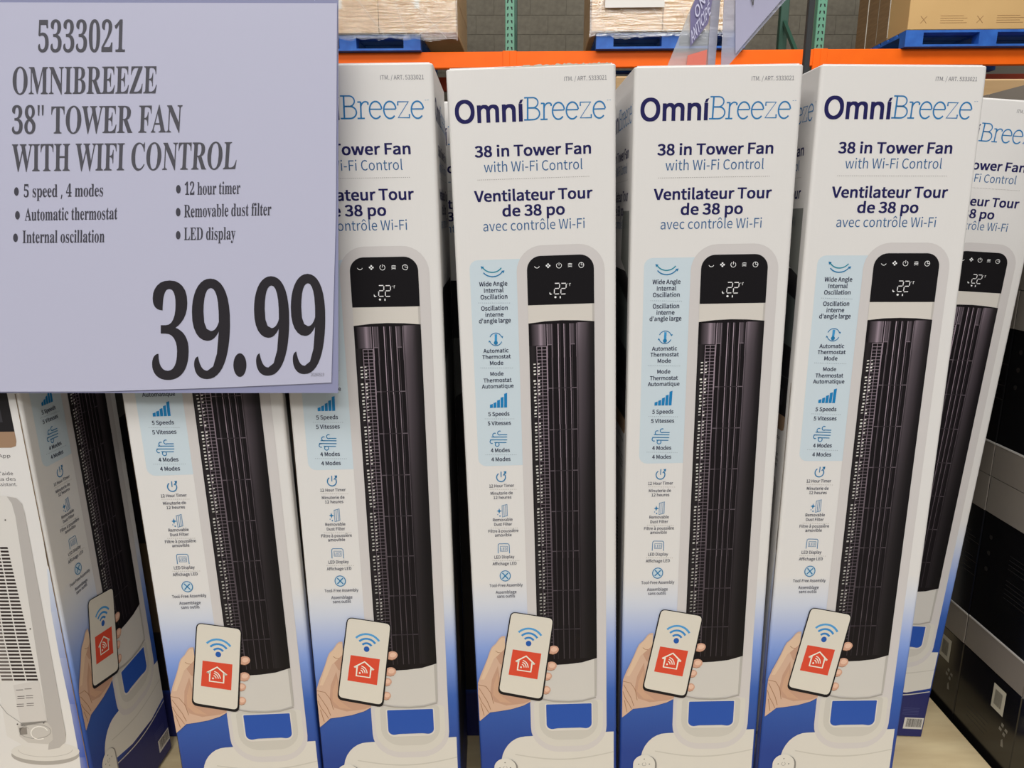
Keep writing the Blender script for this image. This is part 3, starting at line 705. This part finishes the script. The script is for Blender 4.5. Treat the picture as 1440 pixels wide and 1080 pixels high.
for i in range(2):
    for back in (0, 1):
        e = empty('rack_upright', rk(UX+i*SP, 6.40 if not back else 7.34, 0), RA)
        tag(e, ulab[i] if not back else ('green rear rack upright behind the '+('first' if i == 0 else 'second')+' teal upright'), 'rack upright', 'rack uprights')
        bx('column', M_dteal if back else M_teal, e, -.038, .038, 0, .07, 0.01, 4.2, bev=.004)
        bx('foot_plate', M_teal, e, -.07, .07, -.03, .1, 0, .01)
        if not back:
            k = 0; z = BT-.02+.0; h0 = None
            while z < 3.5:
                for sx in (-1, 1):
                    m = MB(); x = sx*.017; dz = .012
                    m.v = [(x-.003*sx-.007, -.0006, z+.013), (x-.003*sx+.007, -.0006, z+.013), (x+.002*sx+.004, -.0006, z-.011), (x+.002*sx-.004, -.0006, z-.011)]
                    m.f = [(3, 2, 1, 0)]
                    if h0 is None or sx == 1 and k == 0:
                        o = mesh_obj('slot', m.v, m.f, M_dark, e)
                        if sx == -1: h0 = (o, z)
                        else: h1 = (o, z)
                    else:
                        src, zz = h0 if sx == -1 else h1
                        o = src.copy(); COL.objects.link(o); o.parent = e; o.location = (0, 0, z-zz)
                z += .0508; k += 1
    e = empty('rack_brace', rk(UX+i*SP, 6.476, 0), RA)
    tag(e, 'slanting green brace between the front and rear '+('first' if i == 0 else 'second')+' uprights', 'brace', 'rack braces')
    for z0, z1 in ((2.2, 2.95), (2.95, 3.7)):
        m = MB(); m.v = [(-.015, 0, z0), (.015, 0, z0), (.015, 0, z0+.05), (-.015, 0, z0+.05), (-.015, .855, z1), (.015, .855, z1), (.015, .855, z1+.05), (-.015, .855, z1+.05)]
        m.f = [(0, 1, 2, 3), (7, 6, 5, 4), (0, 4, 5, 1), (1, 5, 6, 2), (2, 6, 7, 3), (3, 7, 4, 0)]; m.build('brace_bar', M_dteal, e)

def pallet(name, mt, x, y, z, wx, wy, rz, label, group):
    e = empty(name, (x, y, z), rz); tag(e, label, 'pallet', group)
    n = 7; bw = .1
    for i in range(3):
        bx('bottom_board', mt, e, 0, wx, i*(wy-bw)/2, i*(wy-bw)/2+bw, 0, .016)
        for k, xx in enumerate((0, wx/2-.07, wx-.14)): bx('block', mt, e, xx, xx+.14, i*(wy-bw)/2, i*(wy-bw)/2+bw, .016, .088)
        bx('stringer_board', mt, e, i*(wx-.14)/2, i*(wx-.14)/2+.14, 0, wy, .088, .104)
    for i in range(n): bx('deck_board', mt, e, 0, wx, i*(wy-.115)/(n-1), i*(wy-.115)/(n-1)+.115, .104, .122)
    return e
def ppos(px, d): return (px-720)/FPX*d*.926
def load(px0, z, wx, wy, mt, label, nx, nz, hz, face=None, over=.0, y=6.36):
    objs = []
    x0 = ppos(px0, 6.36)
    k = 0
    for j in range(nz):
        for i in range(nx):
            cx = x0+i*wx/nx; c = rk(cx, y-over, z+j*hz)
            e = empty('shipping_carton', c, RA)
            pos = ['leftmost', 'second', 'third', 'fourth'][i] if nx > 1 else 'only'
            tag(e, f"{label}, {'bottom' if j == 0 else 'upper' if nz == 2 else ['bottom','middle','upper'][j]} layer, {pos} from the left" if nx > 1 else label, 'box', 'shipping cartons on the rack pallets')
            bx('carton_body', mt, e, .002, wx/nx-.002, 0, wy, .001, hz-.001, bev=.004)
            bx('tape', M_tape, e, .01, wx/nx-.01, wy/2-.03, wy/2+.03, hz-.001, hz)
            if nx > 1:
                bx('tape', M_tape, e, wx/nx*.5-.02, wx/nx*.5+.02, -.0008, 0, hz-.09, hz-.006)
            objs.append(e)
    return objs
# left pallet
pz = BT+.001
pallet('pallet', M_blue, *rk(ppos(475, 6.36)-.85, 6.30), pz, 1.63, 1.0, RA, 'blue wooden pallet at the left under film-wrapped cartons', 'blue rack pallets') if False else None
def rpal(px_right, wx, label, y=6.30, px_left=None):
    x = ppos(px_right, 6.3)-wx if px_left is None else ppos(px_left, 6.3)
    c = rk(x, y, pz); return pallet('pallet', M_blue, c[0], c[1], c[2], wx, 1.05, RA, label, 'blue rack pallets')
rpal(592, 1.2, 'blue pallet at the left, under film-wrapped brown cartons')
rpal(0, 1.2, 'blue pallet in the middle bay, behind the hanging sleeves', px_left=838)
rpal(0, 1.3, 'blue pallet at the right, under the plain tan carton', px_left=1262)
LZ = pz+.1225
load(430, LZ, 1.26, 1.0, M_kraft, 'brown carton under film on the left pallet', 2, 3, .27, over=.10)
load(829, LZ, 1.14, 1.0, M_kraft, 'brown carton under film on the middle pallet', 2, 3, .30, over=.10)
big = load(1258, LZ, 1.36, .34, M_bigkraft, 'large plain tan carton on the right pallet with small brown print', 1, 1, 1.1, over=.06)[0]
for k in range(3):
    e = empty('tall_carton', rk(ppos(1258, 6.36)+.004*(k % 2), 6.36-.06+.342+k*.212, LZ), RA)
    tag(e, ['tall brown carton directly behind the large tan carton', 'tall brown carton second behind the large tan carton', 'tall brown carton farthest behind the large tan carton'][k], 'box', 'tall cartons on the right pallet')
    bx('carton_body', M_kraft2, e, 0, 1.3, 0, .208, 0, 1.1, bev=.004); bx('edge_tape', M_tape, e, -.001, .004, -.001, .006, .02, 1.09)  # the darker board paints in the shade on the load's receding side
for xx in (.12, .56, 1.0):
    for s_ in (-1, 1):
        m = MB(); m.v = [(xx-.026, -.001, .075-s_*.026), (xx-.021, -.001, .075-s_*.026), (xx+.026, -.001, .075+s_*.026), (xx+.021, -.001, .075+s_*.026)]; m.f = [(0, 1, 2, 3)]; m.build('cross_mark', M_inkbrown, big)
    m = MB()
    for k in range(4): m.box(xx+.13, xx+.34-(k % 2)*.03, -.001, -.0002, .05+k*.017, .053+k*.017)
    o = m.build('small_lettering', M_inkbrown, big); o['kind'] = 'stuff'
wl = rk(ppos(848, 6.3), 6.232, LZ+.165)
lb = bx('paper_label', M_edge, None, 0, .47, -.006, -.004, 0, .32); lb.location = wl; lb.rotation_euler = (0, 0, RA)
tag(lb, 'white paper label on the film-wrapped cartons of the middle bay', 'label')
# stretch film around the two loads
def film(px0, wx, over, z0, h, label):
    x0 = ppos(px0, 6.36)-.012; e = empty('stretch_film', rk(x0, 6.36-over-.012, z0), RA); tag(e, label, 'stretch film', 'stretch film around pallet loads')
    V = []; F = []; n = 28; mz = 12; rnd = random.Random(int(px0))
    for k in range(mz+1):
        for i in range(n+1):
            wob = rnd.uniform(-.004, .004)
            V.append(((wx+.024)*i/n, wob, h*k/mz+(rnd.uniform(-.02, .02) if k == 0 else 0)))
    for k in range(mz):
        for i in range(n): a = k*(n+1)+i; F.append((a, a+1, a+n+2, a+n+1))
    mesh_obj('film_front', V, F, M_film, e, smooth=True)
    for xx in (0, wx+.024):
        mesh_obj('film_side', [(xx, 0, .055), (xx, 1.02, .055), (xx, 1.02, h), (xx, 0, h)], [(0, 1, 2, 3)], M_film, e)
    m = MB()
    for a, b, c, d in ((.15, .75, .55, .03), (.45, .7, .95, .0), (.0, .1, .25, .55), (.75, .02, .98, .2), (.6, .4, .7, 0.0)):
        p, q = Vector((a*wx, -.008, b*h)), Vector((c*wx, -.008, d*h)); t = (q-p).normalized(); nn = Vector((-t.z, 0, t.x))*.0022
        b0 = len(m.v); m.v += [p+nn, p-nn, q-nn, q+nn]; m.f.append((b0, b0+1, b0+2, b0+3))
    m.build('film_strand', M_edge, e)
film(430, 1.26, .10, LZ-.05, .9, 'clear stretch film around the brown cartons of the left pallet')
film(829, 1.14, .10, LZ-.05, .95, 'clear stretch film around the brown cartons of the middle pallet')
# cartons on the floor under the rack and behind the fan cartons
def big_carton(x, y, z, wx, wy, hz, mt, label, name='shipping_carton'):
    e = empty(name, (x, y, z)); tag(e, label, 'box')
    bx('carton_body', mt, e, 0, wx, 0, wy, 0, hz, bev=.006); bx('tape', M_tape, e, .02, wx-.02, wy/2-.03, wy/2+.03, hz, hz+.001); bx('tape', M_tape, e, .02, .07, -.001, 0, hz*.3, hz*.5)
    return e
big_carton(.42, 3.1, 0, 1.15, .7, CZ+.572, M_kraft, 'tall tan carton showing between the centre cartons, below the beam')
big_carton(1.72, 3.1, 0, 1.5, .7, CZ+.562, M_kraft, 'wide tan carton standing behind the black carton stack')
for k in range(6):
    big_carton((-2.5, -1.25, .1, 1.35, 2.7, 3.9)[k], 6.55, 0, 1.08, .7, 2.1, M_kraft2, ['brown carton under the left bay, far end', 'brown carton under the left bay', 'brown carton under the rack behind the first upright', 'brown carton under the middle bay', 'brown carton under the middle bay near the second upright', 'brown carton under the right bay'][k])  # cartons added to fill the dark below the beams
# dark post
e = empty('sign_post', (ppos(1135, 2.9), 2.9, 0)); tag(e, 'slim dark steel post passing in front of the orange beam', 'post')
bx('pole', M_post, e, -.011, .011, -.011, .011, .02, 3.0, bev=.002); bx('foot_plate', M_post, e, -.15, .15, -.15, .15, 0, .02)

# pallets and plywood under the fan cartons
BW = CZ+BASE
pallet('wooden_pallet', M_wood, -.86, .50, 0.0, 1.62, .86, 0, 'raw wooden pallet on the floor, lower of the two under the fan cartons', 'wooden pallets')
pallet('wooden_pallet', M_wood, -.86, .50, .1225, 1.62, .86, 0, 'raw wooden pallet directly under the plywood sheet', 'wooden pallets')
tag(bx('plywood_sheet', M_ply, None, -.88, .782, .46, 1.42, .2455, BW-.0006, bev=.001), 'pale plywood sheet under the white fan cartons', 'plywood sheet')
pallet('wooden_pallet', M_wood, .80, .70, 0, 1.0, .85, 0, 'raw wooden pallet under the stack of black cartons', 'wooden pallets')

# ------------------------------------------------------------------ black cartons at the right
XB = .790; Zs = [CZ+.205, CZ-.105, CZ-.41, CZ-.72, CZ-1.035]; Ys = [.822, .967, 1.112, 1.257, 1.402]
def text_part(name, s, h, m, parent, loc, rz, fn='sans'):
    vs, fs = glyphs(s, fn, 0.0); k = h/capheight(fn)
    o = mesh_obj(name, [(v[0]*k, 0, v[1]*k) for v in vs], fs, m, parent); o.location = loc; o.rotation_euler = (0, 0, rz); return o
lv = ['topmost', 'second', 'third', 'bottom']; cl = ['nearest the camera', 'second from the front', 'third from the front', 'at the far end']
protoB = {}
rb = random.Random(11)
for r_ in range(4):
    for c_ in range(4):
        hb = Zs[r_]-Zs[r_+1]-.0015; dp = Ys[c_+1]-Ys[c_]-.0012
        loc = (XB+rb.uniform(0, .0015), Ys[c_], Zs[r_+1])
        if r_ in protoB:
            e = copy_tree(protoB[r_]); e.location = loc
        else:
            e = empty('black_carton', loc); WX = .32
            top = .0 if r_ == 3 else .060; bot = .0 if r_ == 3 else .053
            bx('carton_body', M_black, e, 0, WX, 0, dp, 0, hb, bev=.0015)
            if top: bx('upper_band', M_grey, e, -.0006, WX+.0006, .0004, dp-.0004, hb-top, hb+.0002)['label'] = 'satin grey band'
            if bot:
                bx('lower_band', M_grey, e, -.0006, WX+.0006, .0004, dp-.0004, -.0002, bot)['label'] = 'satin grey band'
                bx('band_edge', M_edge, e, -.0012, 0, .0004, dp-.0004, bot, bot+.0028)['label'] = 'thin light line'
            if r_ == 3:
                A = Art(); A.uvpoly([(.083, .254), (.112, .254), (.112, .297), (.083, .297)], pc(186, 182, 166), 1); barcode(A, .088, .262, .018, .027, pc(90, 86, 78), 2, random.Random(2))
                o = A.build('barcode_label', e, label='white barcode label'); o.matrix_local = Matrix.Translation((0, dp, 0)) @ Matrix.Rotation(-math.pi/2, 4, 'Z')
                A = Art()
                for t in range(4):
                    a = t*math.pi/2+.3; A.uvpoly([(.118+.003*math.cos(a), .235+.003*math.sin(a)), (.118+.009*math.cos(a-.35), .235+.009*math.sin(a-.35)), (.118+.011*math.cos(a+.2), .235+.011*math.sin(a+.2)), (.118+.007*math.cos(a+.7), .235+.007*math.sin(a+.7))], pc(120, 116, 106), 1)
                for t in range(4): A.uvpoly([(.03, .22-.008*t), (.085-.006*(t % 2), .22-.008*t), (.085-.006*(t % 2), .2208-.008*t), (.03, .2208-.008*t)], pc(44, 42, 40), 1)
                A.uvpoly([(.118, .205), (.124, .207), (.120, .220), (.117, .215)], pc(120, 116, 106), 1)
                o = A.build('fan_emblem', e, label='small grey fan mark and fine lettering'); o.matrix_local = Matrix.Translation((0, dp, 0)) @ Matrix.Rotation(-math.pi/2, 4, 'Z')
            else:
                A = Art()
                for t in range(9):
                    w_ = .05+.012*((t*7) % 3); y = .20-.0075*t-(.012 if t > 3 else 0); A.uvpoly([(.07, y), (.07+w_, y), (.07+w_, y+.0011), (.07, y+.0011)], pc(36, 34, 33), 1)
                for t in range(3):
                    A.disc(.022, .21-.028*t, .004, .004, pc(34, 32, 32), 1, 10)
                o = A.build('fine_lettering', e, label='fine grey lettering'); o.matrix_local = Matrix.Translation((0, dp, 0)) @ Matrix.Rotation(-math.pi/2, 4, 'Z')
            protoB[r_] = e
        tag(e, f'glossy black carton with {"white barcode label" if r_ == 3 else "grey bands"}, {lv[r_]} of its stack, {cl[c_]}', 'box', 'black cartons stacked at the right')

# ------------------------------------------------------------------ white fan cartons
fan_carton(P_Z, 'white fan carton at the far left, turned sideways with its rear-view fan picture showing', 1)
fan_carton(P_A, 'white fan carton just right of the sideways one, its top hidden by the price sign', 2)
fan_carton(P_B, 'white fan carton half covered by the price sign, only the end of its logo showing', 3)
fan_carton(P_C, 'white fan carton in the centre, leaning slightly, with full logo and dented top edge', 4)
eC = cartons[-1]; rl = random.Random(4); V = []; F = []
for i in range(61):
    u = lerp(.055, W-.006, i/60); V += [(u, .0006, H-.002), (u, .0006, H+rl.uniform(.0002, .0026)*min(1, i/20))]
    if i: F.append((2*i-2, 2*i, 2*i+1, 2*i-1))
mesh_obj('torn_lip', V, F, M_label, eC)['label'] = 'ragged torn board along the top edge'
fan_carton(P_D, 'white fan carton right of the centre one, below the clear hanging sleeves', 5)
fan_carton(P_E, 'white fan carton at the right end of the front row', 6, bulge=.0040)
fan_carton(P_F, 'white fan carton standing farther back at the right, leaning right, barcode at its foot', 7)
for p, l, fr in (((-.652, 1.062, -.8680, 0, 0, 0), 'white fan carton in the back row seen through the gap beside the sideways carton', 'side'),  # dark side panel turned forward to blacken the shaded gap
             ((-.405, 1.060, -.8680, D2(.5), 0, 0), 'white fan carton of the back row behind the carton right of the sideways one', 'main'),
             ((-.180, 1.064, -.8680, 0, 0, 0), 'white fan carton of the back row glimpsed in the gap left of the centre carton', 'side'),
             ((.020, 1.066, -.8680, D2(-.4), 0, 0), 'white fan carton of the back row behind the centre and right cartons', 'main'),
             ((.222, 1.064, -.8680, D2(.3), 0, 0), 'white fan carton of the back row under the clear sleeves', 'side')):
    fan_carton(p, l, 9, front=fr)

# ------------------------------------------------------------------ price sign
SY = .806
mS = plane_map((-.7, SY, 0), Vector((1, 0, 0)), Vector((0, 0, 1)))
sg = empty('price_sign', (-.7, SY, CZ)); tag(sg, 'large printed price sign reading 39.99 in a pale lavender plastic sleeve', 'sign')
x0, x1 = mS(-70, 300)[0], mS(475, 300)[0]
tl, tr, br, bl = mS(-70, -1), mS(475.3, -1), mS(475.3, 553), mS(-70, 553)
def slab(name, q, y0, y1, m, parent):
    V = [(p[0], y0, p[1]) for p in q]+[(p[0], y1, p[1]) for p in q]
    return mesh_obj(name, V, [(3, 2, 1, 0), (4, 5, 6, 7), (0, 1, 5, 4), (1, 2, 6, 5), (2, 3, 7, 6), (3, 0, 4, 7)], m, parent)
slab('sleeve', [tl, tr, br, bl], .0012, .0022, M_sleeve, sg)['label'] = 'lavender plastic sleeve edge'
PA = Art(mS); PA.tilt = True
pp = [(-60, 3.2), (474, 4.5), (472.5, 300), (466, 538), (300, 545.5), (140, 550.5), (-60, 551)]
n_ = 24; paper = pc(178, 178, 198)
PA.poly(pp, paper, 1)
po = PA.build('paper', sg, M_paper, 'pale lavender paper')
SI = Art(mS); SI.tilt = True
G1 = pc(78, 77, 84); G2 = pc(88, 87, 98)
def sT_(t, xl, xr, yl, yr, cap, off, ink=G1): SI.text(t, xl, xr, yl, cap, 'serif', off, ink, 4, ybr=yr)
sT_('5333021', 53.7, 175.7, 73.3, 73.0, 43, -.008)
sT_('OMNIBREEZE', 18, 220, 132.6, 131.2, 38, -.014)
sT_('38" TOWER FAN', 17, 255, 188.4, 186, 38, -.014)
sT_('WITH WIFI CONTROL', 17, 332, 241, 237.8, 38, -.014)
for (t, xl, xr, yl, yr, cap, bxp, byp) in (('5 speed , 4 modes', 33.7, 145, 277.4, 276, 17.5, 23.3, 269.3), ('Automatic thermostat', 35, 165, 310.2, 308.2, 17.5, 24.7, 302.7), ('Internal oscillation', 32, 147, 341.8, 340.6, 17.5, 22, 334.3),
        ('12 hour timer', 260, 338, 274, 272.6, 17.5, 251, 266), ('Removable dust filter', 259, 381.5, 305.6, 302.6, 17.5, 250.7, 298.3), ('LED display', 259, 331, 337.6, 336.6, 17.5, 250.7, 330.7)):
    sT_(t, xl, xr, yl, yr, cap, -.018, pc(66, 65, 74)); SI.disc(bxp, byp, 3.3, 6, pc(66, 65, 74), 4, 14)
PR = pc(40, 37, 42)
for ch, xl, xr, yt, yb in (('3', 214, 265, 394.3, 534.3), ('9', 270, 322.7, 391.7, 533), ('9', 357.3, 406, 388.3, 528.3), ('9', 409, 456.7, 385, 526)):
    SI.text(ch, xl, xr, yb, 0, 'serif', 0.0, PR, 4, ytop=yt)
SI.disc(337.5, 513.3, 9.2, 16.7, PR, 4, 24)
SI.text('20260519', 437, 456, 529, 4.6, 'sans', 0, pc(120, 118, 128), 4)
SI.build('lettering', sg, M_paper, 'dark grey serif lettering')
# thin ties that hang the sleeve from the carton tops behind it
for xx in (.06, .30):
    bx('clip', M_edge, sg, xx, xx+.02, .0022, .0052, mS(200, 60)[1], mS(200, 20)[1])

# ------------------------------------------------------------------ clear sleeves standing on the back row
def at(x, y, d):
    r = ray(x, y); return r*(d/r.y)+Vector((0, 0, CZ))
def sheet(name, pts, m, parent, th=.0015, inks=None):
    P = [at(*p) for p in pts]; n = len(P); nn = (P[1]-P[0]).cross(P[-1]-P[0]).normalized()*th
    V = P+[p+nn for p in P]
    F = [tuple(range(n))[::-1], tuple(range(n, 2*n))]+[(i, (i+1) % n, n+(i+1) % n, n+i) for i in range(n)]
    return mesh_obj(name, V, F, m, parent)
M_purple = mat('purple_header_print', lin((118, 112, 150)), rough=0.3)
M_lav = mat('lavender_sign_paper', lin((168, 166, 190)), rough=0.35)
M_redp = mat('red_sign_paper', lin((222, 120, 104)), rough=0.3)
M_wtxt = mat('pale_lettering', lin((200, 198, 222)), rough=0.4)
s1 = empty('clear_sign_sleeve', (0, 0, 0)); tag(s1, 'clear sign sleeve with a purple header, left of the two behind the cartons', 'sign', 'clear sleeves standing on the back row')
sheet('sleeve', [(933, 106, 1.19), (1004, 106, 1.19), (1018, -60, 1.19), (1003, -60, 1.19), (970, 15, 1.19)], M_sleeve3, s1)
sheet('side_border', [(994, 106, 1.186), (1004, 106, 1.186), (1017, -60, 1.186), (1003, -60, 1.186)], M_sleeve2, s1)
sheet('header', [(970.5, 66, 1.184), (995.6, 33, 1.184), (1001.5, 0, 1.184), (1008, -40, 1.184), (992, -40, 1.184), (977, 0, 1.184), (970.5, 15.8, 1.184)], M_purple, s1)
sheet('lower_print', [(965, 95, 1.184), (992, 95, 1.184), (994, 70, 1.184), (967, 78, 1.184)], M_redp, s1)
def ttext(s, xa, ya, xb, yb, xt, yt, d, parent, m):
    vs, fs = glyphs(s, 'sans', .004); w0 = min(v[0] for v in vs); w1 = max(v[0] for v in vs); a, b, t = at(xa, ya, d), at(xb, yb, d), at(xt, yt, d)
    mesh_obj('lettering', [a+(b-a)*((v[0]-w0)/(w1-w0))+(t-a)*(v[1]/capheight('sans')) for v in vs], fs, m, parent)
ttext('ON', 980, 27, 992, 3, 976, 14, 1.180, s1, M_wtxt)
ttext('ANTICIP\u00c9', 973, 61, 1000, 18, 970.5, 46, 1.180, s1, M_wtxt)
s2 = empty('clear_sign_sleeve', (0, 0, 0)); tag(s2, 'wide pale lavender sign sleeve with a slanting edge, right of the two behind the cartons', 'sign', 'clear sleeves standing on the back row')
sheet('sleeve', [(1013, 106, 1.16), (1021, 106, 1.16), (1024, 92, 1.16), (1105, 0, 1.16), (1150, -50, 1.16), (1020, -50, 1.16)], M_sleeve2, s2)
sheet('paper', [(1034, 76, 1.156), (1060, 45, 1.156), (1098, 1, 1.156), (1134, -42, 1.156), (1034, -42, 1.156)], M_lav, s2)
ttext('V', 1056, 10, 1062, 4, 1055, -6, 1.152, s2, M_inkgrey)
